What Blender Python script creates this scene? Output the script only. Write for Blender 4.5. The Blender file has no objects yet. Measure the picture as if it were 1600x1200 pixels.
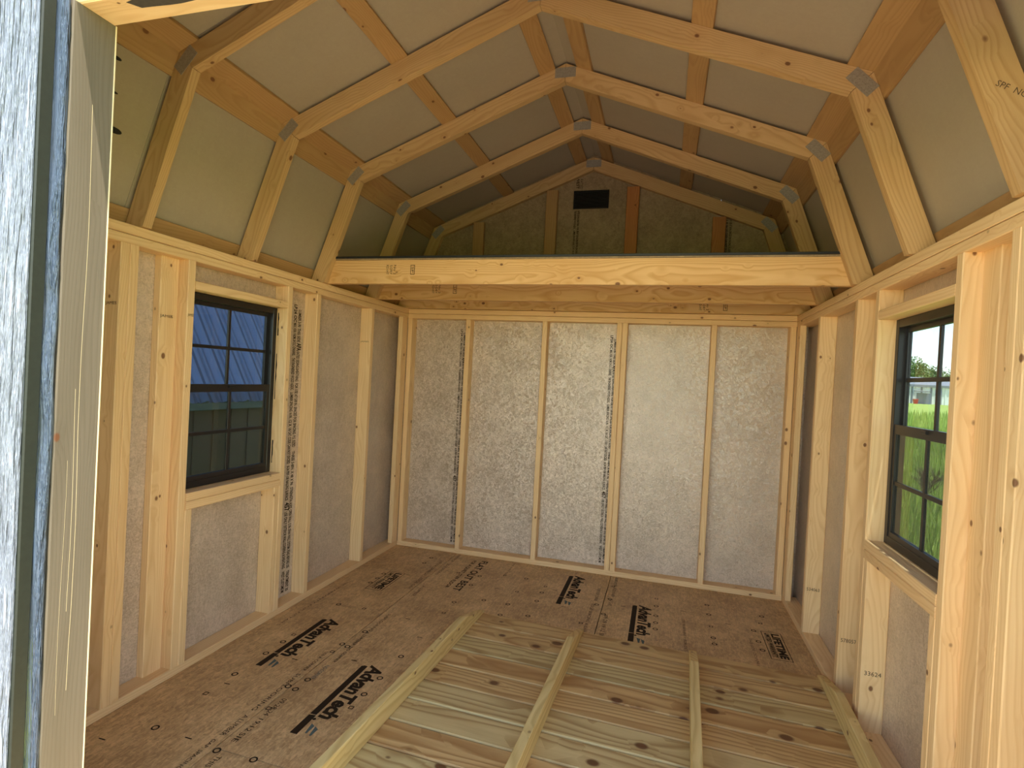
import bpy, bmesh, math, random
from mathutils import Vector, Matrix
S = 0.0254                       # scene is laid out in inches, built in metres
C = bpy.context.scene.collection
sc = bpy.context.scene
V = Vector
random.seed(7)

# ---------------------------------------------------------------- camera, world, sun, exposure
cd = bpy.data.cameras.new('camera'); cam = bpy.data.objects.new('camera', cd); C.objects.link(cam)
R0 = ((0.96164818, -0.2690049, -0.05356435), (0.26914768, 0.96308762, -0.00466566), (0.05284225, -0.00993, 0.9985535))
m = Matrix([(r[0], r[2], -r[1]) for r in R0]).to_4x4()
m.translation = V((83.653, -159.556, 55.276)) * S
cam.matrix_world = m
cd.sensor_width = 36; cd.lens = 854.88 * 36 / 1600; cd.clip_start = 0.02; cd.clip_end = 2000
sc.camera = cam
SUNV = V((0.12, -0.20, 0.97)).normalized()
w = bpy.data.worlds.new('world'); sc.world = w; w.use_nodes = True
nt = w.node_tree; bg = nt.nodes['Background']
sky = nt.nodes.new('ShaderNodeTexSky'); sky.sky_type = 'NISHITA'; sky.sun_disc = False
sky.sun_elevation = math.asin(SUNV.z); sky.sun_rotation = math.atan2(SUNV.x, SUNV.y)
sky.air_density = 1.0; sky.dust_density = .3; sky.altitude = 2500; sky.ozone_density = 1.0
wm = nt.nodes.new('ShaderNodeMix'); wm.data_type = 'RGBA'; wm.blend_type = 'MULTIPLY'; wm.inputs[0].default_value = 1
wm.inputs[7].default_value = (1.24, 1.0, .74, 1)      # camera white balance set for the warm interior
nt.links.new(sky.outputs[0], wm.inputs[6]); nt.links.new(wm.outputs[2], bg.inputs[0]); bg.inputs[1].default_value = 0.22
sd = bpy.data.lights.new('sun', 'SUN'); sd.energy = 5.0; sd.angle = math.radians(0.6); sd.color = (1, 0.90, 0.74)
sun = bpy.data.objects.new('sun', sd); C.objects.link(sun)
sun.rotation_euler = SUNV.to_track_quat('Z', 'Y').to_euler()
vs = sc.view_settings
vs.view_transform = 'Standard'; vs.look = 'None'; vs.gamma = 1; vs.use_curve_mapping = False
vs.exposure = 1.95
sc.cycles.max_bounces = 12; sc.cycles.diffuse_bounces = 7; sc.cycles.glossy_bounces = 5
sc.cycles.transparent_max_bounces = 16; sc.cycles.transmission_bounces = 6

# ---------------------------------------------------------------- node helper
class N:
    def __init__(s, name):
        s.m = bpy.data.materials.new(name); s.m.use_nodes = True
        s.t = s.m.node_tree; s.b = s.t.nodes['Principled BSDF']; s.out = s.t.nodes['Material Output']
    def n(s, typ, **kw):
        x = s.t.nodes.new(typ)
        for k, v in kw.items(): setattr(x, k, v)
        return x
    def l(s, a, b): s.t.links.new(a, b)
    def put(s, sock, v):
        if hasattr(v, 'is_output'): s.l(v, sock)
        else: sock.default_value = v
    def math(s, op, a, b=0.0, c=0.0, clamp=False):
        x = s.n('ShaderNodeMath', operation=op, use_clamp=clamp)
        s.put(x.inputs[0], a); s.put(x.inputs[1], b); s.put(x.inputs[2], c); return x.outputs[0]
    def vm(s, op, a, b):
        x = s.n('ShaderNodeVectorMath', operation=op); s.put(x.inputs[0], a); s.put(x.inputs[1], b); return x.outputs[0]
    def noise(s, vec, scale, detail=2, rough=.5, out=0):
        x = s.n('ShaderNodeTexNoise'); s.l(vec, x.inputs['Vector']); x.inputs['Scale'].default_value = scale
        x.inputs['Detail'].default_value = detail; x.inputs['Roughness'].default_value = rough; return x.outputs[out]
    def ramp(s, f, stops):
        x = s.n('ShaderNodeValToRGB'); s.l(f, x.inputs[0]); e = x.color_ramp.elements
        while len(e) < len(stops): e.new(.5)
        for i, (p_, c) in enumerate(stops):
            e[i].position = p_; e[i].color = (c if hasattr(c, '__len__') else (c, c, c)) + ((1,) if not hasattr(c, '__len__') or len(c) == 3 else ())
        return x.outputs[0]
    def mix(s, f, a, b, mode='MIX'):
        x = s.n('ShaderNodeMix', data_type='RGBA', blend_type=mode)
        s.put(x.inputs[0], f)
        for sock, v in ((x.inputs[6], a), (x.inputs[7], b)):
            if hasattr(v, 'is_output'): s.l(v, sock)
            else: sock.default_value = tuple(v) + ((1,) if len(v) == 3 else ())
        return x.outputs[2]
    def coords(s, rnd=True, k=1 / S):
        tc = s.n('ShaderNodeTexCoord').outputs['Object']
        v = s.vm('MULTIPLY', tc, (k, k, k))
        s.rnd = s.n('ShaderNodeObjectInfo').outputs['Random']
        return v
    def sep(s, v):
        x = s.n('ShaderNodeSeparateXYZ'); s.l(v, x.inputs[0]); return x.outputs
    def comb(s, a, b, c):
        x = s.n('ShaderNodeCombineXYZ'); s.put(x.inputs[0], a); s.put(x.inputs[1], b); s.put(x.inputs[2], c); return x.outputs[0]
    def bump(s, h, strength=.3, dist=.01):
        x = s.n('ShaderNodeBump'); x.inputs['Strength'].default_value = strength; x.inputs['Distance'].default_value = dist
        s.l(h, x.inputs['Height']); s.l(x.outputs[0], s.b.inputs['Normal'])
    def done(s, col, rough=.6, spec=.5, metal=0):
        s.put(s.b.inputs['Base Color'], col if hasattr(col, 'is_output') else tuple(col) + (1,))
        s.put(s.b.inputs['Roughness'], rough); s.put(s.b.inputs['Specular IOR Level'], spec); s.put(s.b.inputs['Metallic'], metal)
        return s.m

def wood(name, light, dark, knot=(.16, .06, .025), tint=(1, 1, 1), rough=.55, knots=.5, contrast=.75, ringw=2.6, tintvar=.5, ksize=1., reddish=False):
    q = N(name); v = q.coords(); r = q.rnd
    off = q.vm('MULTIPLY', q.comb(r, r, r), (913., 371., 557.))
    x, y, z = q.sep(v)
    r2 = q.math('FRACT', q.math('MULTIPLY', r, 17.31)); r3 = q.math('FRACT', q.math('MULTIPLY', r, 41.77))
    y0 = q.math('MULTIPLY_ADD', r2, 7., -3.5); z0 = q.math('MULTIPLY_ADD', r3, 4., .6)
    yy = q.math('SUBTRACT', y, y0); zz = q.math('ADD', z, z0)
    rad = q.math('SQRT', q.math('ADD', q.math('MULTIPLY', yy, yy), q.math('MULTIPLY', zz, zz)))
    wv = q.vm('ADD', q.vm('MULTIPLY', v, (.045, .22, .22)), off)
    warp = q.noise(wv, 1., 1, .4)
    # knots: cells of a 3-D voronoi
    kv = q.vm('ADD', q.vm('MULTIPLY', v, (.26, .36, .36)), off)
    vo = q.n('ShaderNodeTexVoronoi'); q.l(kv, vo.inputs['Vector']); vo.inputs['Scale'].default_value = 1
    kc = q.sep(vo.outputs['Color'])
    pres = q.math('LESS_THAN', kc[0], knots)
    size = q.math('MULTIPLY_ADD', kc[1], .10 * ksize, .07 * ksize)
    kd = q.math('DIVIDE', vo.outputs['Distance'], size)
    kmask = q.math('MULTIPLY', q.ramp(kd, [(.0, 1.), (.62, 1.), (.95, 0.)]), pres)
    kbend = q.math('MULTIPLY', q.ramp(q.math('MULTIPLY', kd, .28), [(.0, 1.), (.3, .55), (.95, 0.)]), pres)
    rr = q.math('ADD', q.math('MULTIPLY_ADD', warp, 3.0, rad), q.math('MULTIPLY', kbend, .55))
    ring = q.math('FRACT', q.math('MULTIPLY', rr, ringw))
    ringc = q.ramp(ring, [(0, 0.), (.45, .22), (.78, 1.), (.9, .6), (1., 0.)])
    fib = q.noise(q.vm('ADD', q.vm('MULTIPLY', v, (.25, 9., 9.)), off), 1., 2, .6)
    big = q.noise(q.vm('ADD', q.vm('MULTIPLY', v, (.06, .5, .5)), off), 1., 2)
    f = q.math('MULTIPLY', ringc, contrast)
    f = q.math('ADD', f, q.math('MULTIPLY_ADD', fib, .35, -.17), 0, True)
    col = q.mix(f, light, dark)
    col = q.mix(q.math('MULTIPLY', q.ramp(big, [(.42, 0.), (.7, 1.)]), .35), col, dark)
    t2 = q.ramp(q.math('FRACT', q.math('MULTIPLY', r, 7.7)), [(0, (1, .78, .64)), (.14, (1, .95, .86)), (.5, (1, 1, 1)), (.8, (.90, .92, .84)), (1., (.90, .86, .74))] if reddish else
                [(0, (1, .93, .84)), (.5, (1, 1, 1)), (1., (.86, .80, .72))])
    col = q.mix(tintvar, col, q.mix(1., col, t2, 'MULTIPLY'))
    halo = q.math('MULTIPLY', kbend, .45)
    col = q.mix(halo, col, dark)
    col = q.mix(q.math('MULTIPLY', kmask, .88), col, knot)
    q.bump(q.math('ADD', f, q.math('MULTIPLY', fib, .8)), .12, .002)
    return q.done(col, rough, .35)

def osb(name, a, b, speck, rough=.42, flake=1.3, spec=.5, bump=.25, contrast=1., specks=.03, stretch=(1, 1, 1), specd=.7, rvar=.22, tilt=0.):
    q = N(name); v = q.coords(); r = q.rnd
    off = q.vm('MULTIPLY', q.comb(r, r, r), (313., 171., 257.))
    v = q.vm('ADD', v, off)
    d = q.noise(v, .9, 2, .5, 1)
    vw = q.vm('ADD', q.vm('MULTIPLY', v, stretch), q.vm('MULTIPLY', d, (1.1, 1.1, 1.1)))
    acc = None; cols = []
    for i, (s1, sc_) in enumerate((((1, 2.6, .7), flake), ((2.4, .8, 1.9), flake * .8), ((1.5, 1.4, 3.), flake * .6))):
        vo = q.n('ShaderNodeTexVoronoi'); q.l(q.vm('MULTIPLY', vw, s1), vo.inputs['Vector']); vo.inputs['Scale'].default_value = 1 / sc_
        cols.append(q.sep(vo.outputs['Color'])[i])
    h = q.math('MULTIPLY', q.math('ADD', q.math('ADD', cols[0], cols[1]), cols[2]), .3333)
    fine = q.noise(v, 3.5, 3, .65); big = q.noise(v, .12, 3, .6)
    f = q.math('ADD', q.math('MULTIPLY', h, .62 * contrast), q.math('MULTIPLY', fine, .38 * contrast))
    f = q.math('ADD', f, q.math('MULTIPLY_ADD', big, .7 * contrast, -.35 * contrast + .5 - .5 * contrast), 0, True)
    col = q.mix(q.ramp(f, [(.25, 0.), (.78, 1.)]), a, b)
    sp = q.noise(q.vm('MULTIPLY', vw, (1, 2.2, .6)), 1.1, 2, .5)
    col = q.mix(q.math('MULTIPLY', q.ramp(sp, [(.70 - specks, 0.), (.78 - specks, 1.)]), specd), col, speck)
    q.bump(q.math('ADD', q.math('MULTIPLY', h, 1.), q.math('MULTIPLY', fine, .8)), bump, .004)
    if tilt:
        bn = [x for x in q.t.nodes if x.bl_idname == 'ShaderNodeBump'][0]
        cv = q.vm('MULTIPLY', q.vm('SUBTRACT', q.comb(cols[0], cols[1], cols[2]), (.5, .5, .5)), (tilt, tilt, tilt))
        q.l(q.vm('NORMALIZE', q.vm('ADD', bn.outputs[0], cv), (0, 0, 0)), q.b.inputs['Normal'])
    ro = q.math('MULTIPLY_ADD', h, rvar, rough - rvar * .5)
    return q.done(col, ro, spec)

M = {}
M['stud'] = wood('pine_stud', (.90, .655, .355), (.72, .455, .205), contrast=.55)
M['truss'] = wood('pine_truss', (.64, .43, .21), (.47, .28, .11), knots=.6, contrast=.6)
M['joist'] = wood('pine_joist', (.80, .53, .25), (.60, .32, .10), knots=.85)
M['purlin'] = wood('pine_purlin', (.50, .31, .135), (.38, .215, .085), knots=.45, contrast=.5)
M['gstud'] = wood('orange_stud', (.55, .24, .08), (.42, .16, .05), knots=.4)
M['ramp'] = wood('treated_plank', (.68, .53, .25), (.36, .21, .075), knot=(.11, .035, .012), knots=.24, contrast=.85, ringw=1.05, tintvar=.7, ksize=2.3, reddish=True)
M['runner'] = wood('treated_runner', (.80, .62, .27), (.56, .38, .13), knots=.4, ringw=1.2)
M['jamb'] = wood('weathered_jamb', (.17, .145, .11), (.12, .10, .07), knots=.2, contrast=.4)
M['sheath'] = osb('coated_sheathing', (.44, .34, .24), (.71, .57, .43), (.22, .13, .07), rough=.34, spec=.9, bump=.3, specks=-.015, flake=.62, contrast=1.1, tilt=.2, rvar=.12)
for m_ in ('sheath',):
    b_ = M[m_].node_tree.nodes['Principled BSDF']; b_.inputs['Coat Weight'].default_value = .8; b_.inputs['Coat Roughness'].default_value = .24; b_.inputs['Coat IOR'].default_value = 1.7
    b_.inputs['Coat Tint'].default_value = (1, 1, 1, 1)
    nl = b_.inputs['Normal'].links[0].from_socket; M[m_].node_tree.links.new(nl, b_.inputs['Coat Normal'])
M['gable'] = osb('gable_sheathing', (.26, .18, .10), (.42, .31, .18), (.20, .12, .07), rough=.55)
M['floor'] = osb('subfloor_strand', (.38, .225, .095), (.74, .50, .24), (.20, .10, .04), rough=.5, flake=1.0, bump=.3, specks=.02, specd=.5, stretch=(1.5, .5, 1))
M['deckroof'] = osb('roof_deck_panel', (.38, .315, .23), (.44, .375, .28), (.4, .33, .24), rough=.7, bump=.05, contrast=.5, specks=-.2)
def plain(name, col, rough=.5, metal=0, spec=.5, noise=.0, ns=2., bump=0, bs=1.):
    q = N(name); v = q.coords()
    c = col
    if noise:
        n_ = q.noise(v, ns, 3, .6)
        c = q.mix(n_, tuple(x * (1 - noise) for x in col), tuple(min(1, x * (1 + noise)) for x in col))
    if bump: q.bump(q.noise(v, bs, 3, .6), bump, .004)
    return q.done(c, rough, spec, metal)
M['black'] = plain('black_window_frame', (.012, .011, .012), .35, noise=.2)
M['ink'] = plain('black_ink', (.030, .018, .010), .7, spec=.1)
M['inkf'] = plain('faded_ink', (.12, .08, .05), .7, spec=.1)
M['inkb'] = plain('blue_ink', (.10, .13, .12), .7, spec=.1)
M['galv'] = plain('galvanised_plate', (.36, .33, .28), .5, .35, noise=.35, ns=3.)
M['tooth'] = plain('plate_teeth', (.19, .17, .14), .6)
M['edge'] = plain('black_edge_strip', (.015, .018, .022), .45)
M['seal'] = plain('black_sealant', (.01, .01, .01), .5)
M['splint'] = plain('pale_splinter', (.85, .72, .45), .6)
M['stain'] = plain('dark_mould_stain', (.06, .05, .04), .8, noise=.5)
M['roofmetal'] = plain('blue_grey_metal_roof', (.06, .095, .17), .25, .6, noise=.12, ns=.2)
M['darkwall'] = plain('brown_barn_wall', (.075, .058, .05), .8, noise=.2, ns=1.)
M['whitemetal'] = plain('white_corrugated_metal', (.80, .80, .78), .5, noise=.08, ns=.05)
M['greymetal'] = plain('grey_metal_trim', (.22, .23, .25), .5)
M['red'] = plain('red_plastic', (.5, .03, .03), .5)
M['blue'] = plain('blue_paint', (.04, .12, .42), .5)
M['bark'] = plain('bark', (.10, .07, .05), .9, noise=.4)
M['leaf'] = plain('leaf_green', (.10, .17, .03), .6, noise=.5, ns=.02)
M['leaf2'] = plain('leaf_dark', (.06, .12, .025), .6, noise=.5, ns=.02)
M['blade'] = plain('grass_blade', (.34, .46, .07), .6, noise=.5, ns=.03)
M['gravel'] = plain('gravel', (.30, .26, .21), .9, noise=.35, ns=1.2, bump=.5)
def mk_ground():
    q = N('grass_ground'); v = q.coords()
    a = q.noise(v, .02, 4, .6); b_ = q.noise(v, .6, 3, .7)
    c = q.mix(a, (.20, .30, .05), (.34, .44, .09)); c = q.mix(q.math('MULTIPLY', b_, .5), c, (.26, .32, .09))
    q.bump(b_, .6, .02); return q.done(c, .9, .2)
M['grass'] = mk_ground()
def mk_paint(name, a, b_, ax, bs=.9, rough=.28):
    q = N(name); v = q.coords()
    def st(k, l): return tuple(l if i == ax else k for i in range(3))
    d = q.noise(q.vm('MULTIPLY', v, st(.5, .12)), 1., 3, .6)
    g = q.noise(q.vm('MULTIPLY', v, st(3.0, .14)), 1., 4, .62)
    g2 = q.noise(q.vm('MULTIPLY', v, st(1.1, .06)), 1., 3, .7)
    h = q.math('ADD', q.ramp(g, [(.35, 0.), (.6, 1.)]), q.math('MULTIPLY', q.ramp(g2, [(.42, 0.), (.50, 1.)]), 1.2))
    q.bump(h, bs, .006)
    return q.done(q.mix(d, a, b_), rough, .8)
M['paint'] = mk_paint('navy_embossed_paint', (.06, .095, .16), (.12, .165, .25), 2, .9)
M['sunlitpaint'] = mk_paint('sunlit_navy_door_paint', (.26, .31, .42), (.36, .41, .52), 0, 1.)  # lighter copy of the navy paint, sunlight put into its colour
M['darkgap'] = plain('dark_gap_shade', (.02, .026, .02), .5, noise=.3)  # shade of the recess beside the door leaf, given as a colour
def mk_glass(name, tint, dirt=.0):
    q = N(name); q.t.nodes.remove(q.b)
    tr = q.n('ShaderNodeBsdfTransparent'); tr.inputs[0].default_value = tint + (1,)
    gl = q.n('ShaderNodeBsdfGlossy'); gl.inputs['Roughness'].default_value = .02
    fr = q.n('ShaderNodeFresnel'); fr.inputs[0].default_value = 1.45
    mx = q.n('ShaderNodeMixShader'); ge = q.n('ShaderNodeNewGeometry'); q.l(q.math('MULTIPLY', fr.outputs[0], q.math('SUBTRACT', 1., ge.outputs['Backfacing'])), mx.inputs[0]); q.l(tr.outputs[0], mx.inputs[1]); q.l(gl.outputs[0], mx.inputs[2])
    last = mx
    if dirt:
        df = q.n('ShaderNodeBsdfDiffuse'); df.inputs[0].default_value = (.25, .25, .23, 1)
        tc = q.n('ShaderNodeTexCoord'); nz = q.n('ShaderNodeTexNoise'); nz.inputs['Scale'].default_value = 14; nz.inputs['Detail'].default_value = 5
        q.l(tc.outputs['Object'], nz.inputs['Vector'])
        mm = q.math('MULTIPLY', nz.outputs[0], dirt)
        m2 = q.n('ShaderNodeMixShader'); q.l(mm, m2.inputs[0]); q.l(mx.outputs[0], m2.inputs[1]); q.l(df.outputs[0], m2.inputs[2]); last = m2
    if name == 'insect_screen': nz.inputs['Scale'].default_value = 2.
    q.l(last.outputs[0], q.out.inputs[0]); return q.m
M['glass'] = mk_glass('window_glass', (.56, .61, .65), .010)
M['screen'] = mk_glass('insect_screen', (.80, .80, .78), .16)

# ---------------------------------------------------------------- mesh helpers
ORG = {}
def link(o, parent=None, loc=V((0, 0, 0))):
    C.objects.link(o)
    if parent is not None:
        o.parent = parent; loc = loc - ORG.get(parent.name, V((0, 0, 0)))
    o.location = loc * S
    return o
def empty(name, loc, kind=None, label=None, cat=None, group=None, rz=0):
    o = bpy.data.objects.new(name, None); C.objects.link(o); o.empty_display_size = .1
    o.location = V(loc) * S; o.rotation_euler.z = rz; ORG[o.name] = V(loc)
    tag(o, label, cat, group, kind); return o
def tag(o, label=None, cat=None, group=None, kind=None):
    if label: o['label'] = label
    if cat: o['category'] = cat
    if group: o['group'] = group
    if kind: o['kind'] = kind
    return o
def meshobj(name, verts, faces, mat, parent=None, loc=(0, 0, 0), rot=None, smooth=False, local=False):
    me = bpy.data.meshes.new(name); me.from_pydata([V(v) * S for v in verts], [], faces); me.materials.append(mat)
    bm = bmesh.new(); bm.from_mesh(me); bmesh.ops.recalc_face_normals(bm, faces=bm.faces); bm.to_mesh(me); bm.free()
    if smooth: me.polygons.foreach_set('use_smooth', [True] * len(me.polygons))
    o = bpy.data.objects.new(name, me)
    if rot is not None: o.rotation_euler = rot.to_euler() if hasattr(rot, 'to_euler') else rot
    if local:
        C.objects.link(o); o.parent = parent; o.location = V(loc) * S; ORG[o.name] = V((0, 0, 0))
    else:
        link(o, parent, V(loc)); ORG[o.name] = V(loc)
    return o
def frame(ax, wd):
    x = V(ax).normalized(); z = x.cross(V(wd)).normalized(); y = z.cross(x)
    return Matrix((x, y, z)).transposed()
def board(name, p0, p1, w_, t, wd, mat, parent=None, ch=.12, local=False, ends=None):
    """board from p0 to p1 (centre line), width w_ along wd, thickness t; chamfered long edges"""
    p0, p1 = V(p0), V(p1); L = (p1 - p0).length; h = L / 2; a, b = w_ / 2, t / 2; c = min(ch, b * .6)
    prof = [(-a + c, -b), (a - c, -b), (a, -b + c), (a, b - c), (a - c, b), (-a + c, b), (-a, b - c), (-a, -b + c)]
    vs_ = [(-h, y, z) for y, z in prof] + [(h, y, z) for y, z in prof]
    fs = [tuple(range(8))[::-1], tuple(range(8, 16))] + [(i, (i + 1) % 8, 8 + (i + 1) % 8, 8 + i) for i in range(8)]
    return meshobj(name, vs_, fs, mat, parent, (p0 + p1) / 2, frame(p1 - p0, wd), local=local)
def box(name, lo, hi, mat, parent=None, **k):
    """axis aligned board; longest axis becomes the grain axis"""
    lo, hi = V(lo), V(hi); d = hi - lo; c = (lo + hi) / 2
    ax = max(range(3), key=lambda i: d[i]); rest = [i for i in range(3) if i != ax]
    wi = max(rest, key=lambda i: d[i]); ti = [i for i in rest if i != wi][0]
    e = [V((1, 0, 0)), V((0, 1, 0)), V((0, 0, 1))]
    return board(name, c - e[ax] * d[ax] / 2, c + e[ax] * d[ax] / 2, d[wi], d[ti], e[wi], mat, parent, **k)
def panel(name, poly, n, t, mat, parent, hole=None):
    """flat panel: polygon of 3-D points (planar), extruded by t along n; origin at first vertex"""
    o = V(poly[0]); n = V(n).normalized() * t
    pts = [V(p) - o for p in poly]; k = len(pts)
    if hole:
        hp = [V(p) - o for p in hole]
        allp = pts + hp; q = len(allp)
        vs_ = allp + [p + n for p in allp]
        fs = []
        for i in range(4):     # both quads, same order
            j = (i + 1) % 4
            fs += [(i, j, 4 + j, 4 + i), (q + i, q + 4 + i, q + 4 + j, q + j), (i, q + i, q + j, j), (4 + i, 4 + j, q + 4 + j, q + 4 + i)]
    else:
        vs_ = pts + [p + n for p in pts]
        fs = [tuple(range(k)), tuple(range(2 * k - 1, k - 1, -1))] + [(i, (i + 1) % k, k + (i + 1) % k, k + i) for i in range(k)]
    return meshobj(name, vs_, fs, mat, parent, o)
def prism(name, poly2, y0, y1, mat, parent, local=False):
    """x-z polygon extruded along y with the grain along its longest edge"""
    k = len(poly2)
    best = max(range(k), key=lambda i: (V(poly2[(i + 1) % k]) - V(poly2[i])).length)
    a = V((poly2[best][0], 0, poly2[best][1])); b = V((poly2[(best + 1) % k][0], 0, poly2[(best + 1) % k][1]))
    o = V((sum(p[0] for p in poly2) / k, (y0 + y1) / 2, sum(p[1] for p in poly2) / k))
    F = frame(b - a, V((0, 0, 1))); Fi = F.transposed()
    vs_ = [Fi @ (V((p[0], y, p[1])) - o) for y in (y0, y1) for p in poly2]
    fs = [tuple(range(k))[::-1], tuple(range(k, 2 * k))] + [(i, (i + 1) % k, k + (i + 1) % k, k + i) for i in range(k)]
    return meshobj(name, vs_, fs, mat, parent, o, F)
_tc = {}
def text(s, o, xd, yd, length, height, mat, parent, bold=0., shear=0., name='lettering', space=1.):
    """lettering that reads along xd with its tops towards yd, fitted to length x height; o = its start on the baseline"""
    key = (s, bold, shear, space)
    if key not in _tc:
        cu = bpy.data.curves.new('t', 'FONT'); cu.body = s; cu.size = 1; cu.offset = bold; cu.shear = shear; cu.resolution_u = 2
        cu.space_character = space
        ob = bpy.data.objects.new('t', cu); C.objects.link(ob)
        dg = bpy.context.evaluated_depsgraph_get(); me = bpy.data.meshes.new_from_object(ob.evaluated_get(dg))
        vs_ = [v.co.copy() for v in me.vertices]; fs = [tuple(p.vertices) for p in me.polygons]
        bpy.data.objects.remove(ob); bpy.data.curves.remove(cu); bpy.data.meshes.remove(me)
        mn = [min(v[i] for v in vs_) for i in (0, 1)]; mx = [max(v[i] for v in vs_) for i in (0, 1)]
        _tc[key] = (vs_, fs, mn, mx)
    vs_, fs, mn, mx = _tc[key]
    sx = length / (mx[0] - mn[0]); sy = height / (mx[1] - mn[1])
    vv = [((v[0] - mn[0]) * sx, (v[1] - mn[1]) * sy, 0) for v in vs_]
    x = V(xd).normalized(); y = V(yd).normalized(); F = Matrix((x, y, x.cross(y))).transposed()
    me = bpy.data.meshes.new(name); me.from_pydata([V(v) * S for v in vv], [], fs); me.materials.append(mat)
    ob = bpy.data.objects.new(name, me); ob.rotation_euler = F.to_euler()
    return link(ob, parent, V(o) + x.cross(y) * .03)
def quads(name, rects, z, mat, parent):
    """flat printed shapes on the floor: list of 4-point xy polygons, one mesh"""
    vs_, fs = [], []
    for r in rects:
        b0 = len(vs_); vs_ += [(p[0], p[1], 0) for p in r]; fs.append(tuple(range(b0, b0 + len(r))))
    o = V((vs_[0][0], vs_[0][1], 0))
    return meshobj(name, [V(v) - o for v in vs_], fs, mat, parent, (o.x, o.y, z))

# ================================================================ THE SETTING
H = 75.86
YB = 3.5          # inner face of the back sheathing
YF = -117.0       # inner face of the front wall framing
# ---- floor: tongue and groove strand panels
floor = empty('floor', (60, -58, 0), 'structure')
PR = [((0, 24.10), (-46.72, YB)), ((0, 24.10), (-120.5, -46.88)), ((24.29, 71.56), (-95.02, YB)), ((24.29, 71.56), (-120.5, -95.18)),
      ((71.75, 120), (-92.5, YB)), ((71.72, 120), (-120.5, -92.6))]
FP = []
for (xa, xb), (ya, yb) in PR:
    FP.append(panel('subfloor_panel', [(xa, ya, 0), (xb, ya, 0), (xb, yb, 0), (xa, yb, 0)], (0, 0, -1), .72, M['floor'], floor))
box('rim_joist', (0, -120.5, -6.3), (120, -119, -.75), M['stud'], floor)
panel('floor_base', [(0, -119, -.76), (120, -119, -.76), (120, YB, -.76), (0, YB, -.76)], (0, 0, -1), .5, M['darkwall'], floor)

# ---- side walls
SP = []; BP = []; GP = []
def wall_side(side):
    L = side == 'left'
    w_ = empty('wall_' + side, (0 if L else 120, -58, 0), 'structure')
    X = (lambda d: d) if L else (lambda d: 120 - d)            # d = distance in from the sheathing
    def b(name, d0, d1, y0, y1, z0, z1, mat=M['stud']):
        xa, xb = sorted((X(d0), X(d1)))
        return box(name, (xa, y0, z0), (xb, y1, z1), mat, w_)
    b('bottom_plate', 0, 3.5, YF, 0, 0, 1.5)
    b('top_plate', 0, 3.5, YF, 0, H - 3, H - 1.58)
    b('top_plate', .02, 3.53, YF - 3.5, 3.4, H - 1.5, H)
    zt = H - 3
    b('corner_stud', 2, 3.5, -3.5, -.05, 1.5, zt)
    b('corner_stud', 0, 3.5, -5.2, -3.7, 1.5, zt) if False else None
    b('stud', 0, 3.5, -22.3, -20.8, 1.5, zt)
    b('stud', 0, 3.5, -47.3, -45.8, 1.5, zt)
    b('king_stud', 0, 3.5, -57.6, -56.1, 1.5, zt)
    b('trimmer_stud', 0, 3.5, -59.15, -57.65, 1.5, 29)
    b('king_stud', 0, 3.5, -83.6, -82.1, 1.5, zt)
    b('trimmer_stud', 0, 3.5, -82.05, -80.6, 1.5, 29)
    b('flat_stud', 0, 1.5, -87.2, -83.7, 1.5, zt)
    b('stud', 0, 3.5, -94.35, -92.9, 1.5, zt)
    b('stud', 0, 3.5, -95.9, -94.4, 1.5, zt)
    b('corner_stud', 0, 3.5, YF, YF + 1.5, 1.5, zt)
    # window framing
    b('window_header', 0, 3.5, -82.05, -57.65, 68, 69.5)
    b('window_sill', 0, 3.6, -82.05, -57.65, 30.52, 32)
    b('window_sill', 0, 3.6, -82.05, -57.65, 29, 30.48)
    # sheathing panels, 4 ft wide; joints behind studs
    n = (-1, 0, 0) if L else (1, 0, 0); x0 = X(0)
    def sp(ya, yb, hole=None):
        za, zb = -6.5, H - .1
        poly = [(x0, ya, za), (x0, yb, za), (x0, yb, zb), (x0, ya, zb)]
        hl = None
        if hole: hl = [(x0, hole[0], hole[2]), (x0, hole[1], hole[2]), (x0, hole[1], hole[3]), (x0, hole[0], hole[3])]
        SP.append(panel('sheathing_panel', poly, n, .45, M['sheath'], w_, hl))
    sp(-46.5, YB); sp(-85.4, -46.58, (-81.6, -58.1, 32.4, 67.6)); sp(-120.5, -85.48)
    return w_
wl = wall_side('left'); wr = wall_side('right')

# ---- back wall with the gable above it
KX, KZ, PZ = 9.83, 102.2, 122.05
wb = empty('wall_back', (60, YB, 0), 'structure')
box('bottom_plate', (3.55, 0, 0), (116.45, 3.5, 1.5), M['stud'], wb)
box('top_plate', (3.55, 0, H - 3), (116.45, 3.5, H - 1.58), M['stud'], wb)
box('top_plate', (3.6, 0, H - 1.5), (116.4, 3.5, H), M['stud'], wb)
for i, xc in enumerate((4.3, 24, 48.3, 71.8, 95.9, 115.7)):
    box('stud', (xc - .75, 0, 1.5), (xc + .75, 3.5, H - 3), M['stud'], wb)
box('stud', (69.5, 0.05, 1.5), (70.98, 3.5, H - 3), M['stud'], wb)
for xa, xb in ((0, 24), (24.05, 71.8), (71.85, 120)):
    BP.append(panel('sheathing_panel', [(xa, YB, -6.5), (xb, YB, -6.5), (xb, YB, H - .8), (xa, YB, H - .8)], (0, 1, 0), .45, M['sheath'], wb))
def roofo(x):
    x = min(x, 120 - x)
    return min(H + (x + .98) * (KZ - H) / KX, KZ + .97 + (PZ - KZ) * (x - KX) / (60 - KX))
def roofz(x):
    x = min(x, 120 - x)
    return H + (KZ - H) * x / KX if x < KX else KZ + (PZ - KZ) * (x - KX) / (60 - KX)
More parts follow.
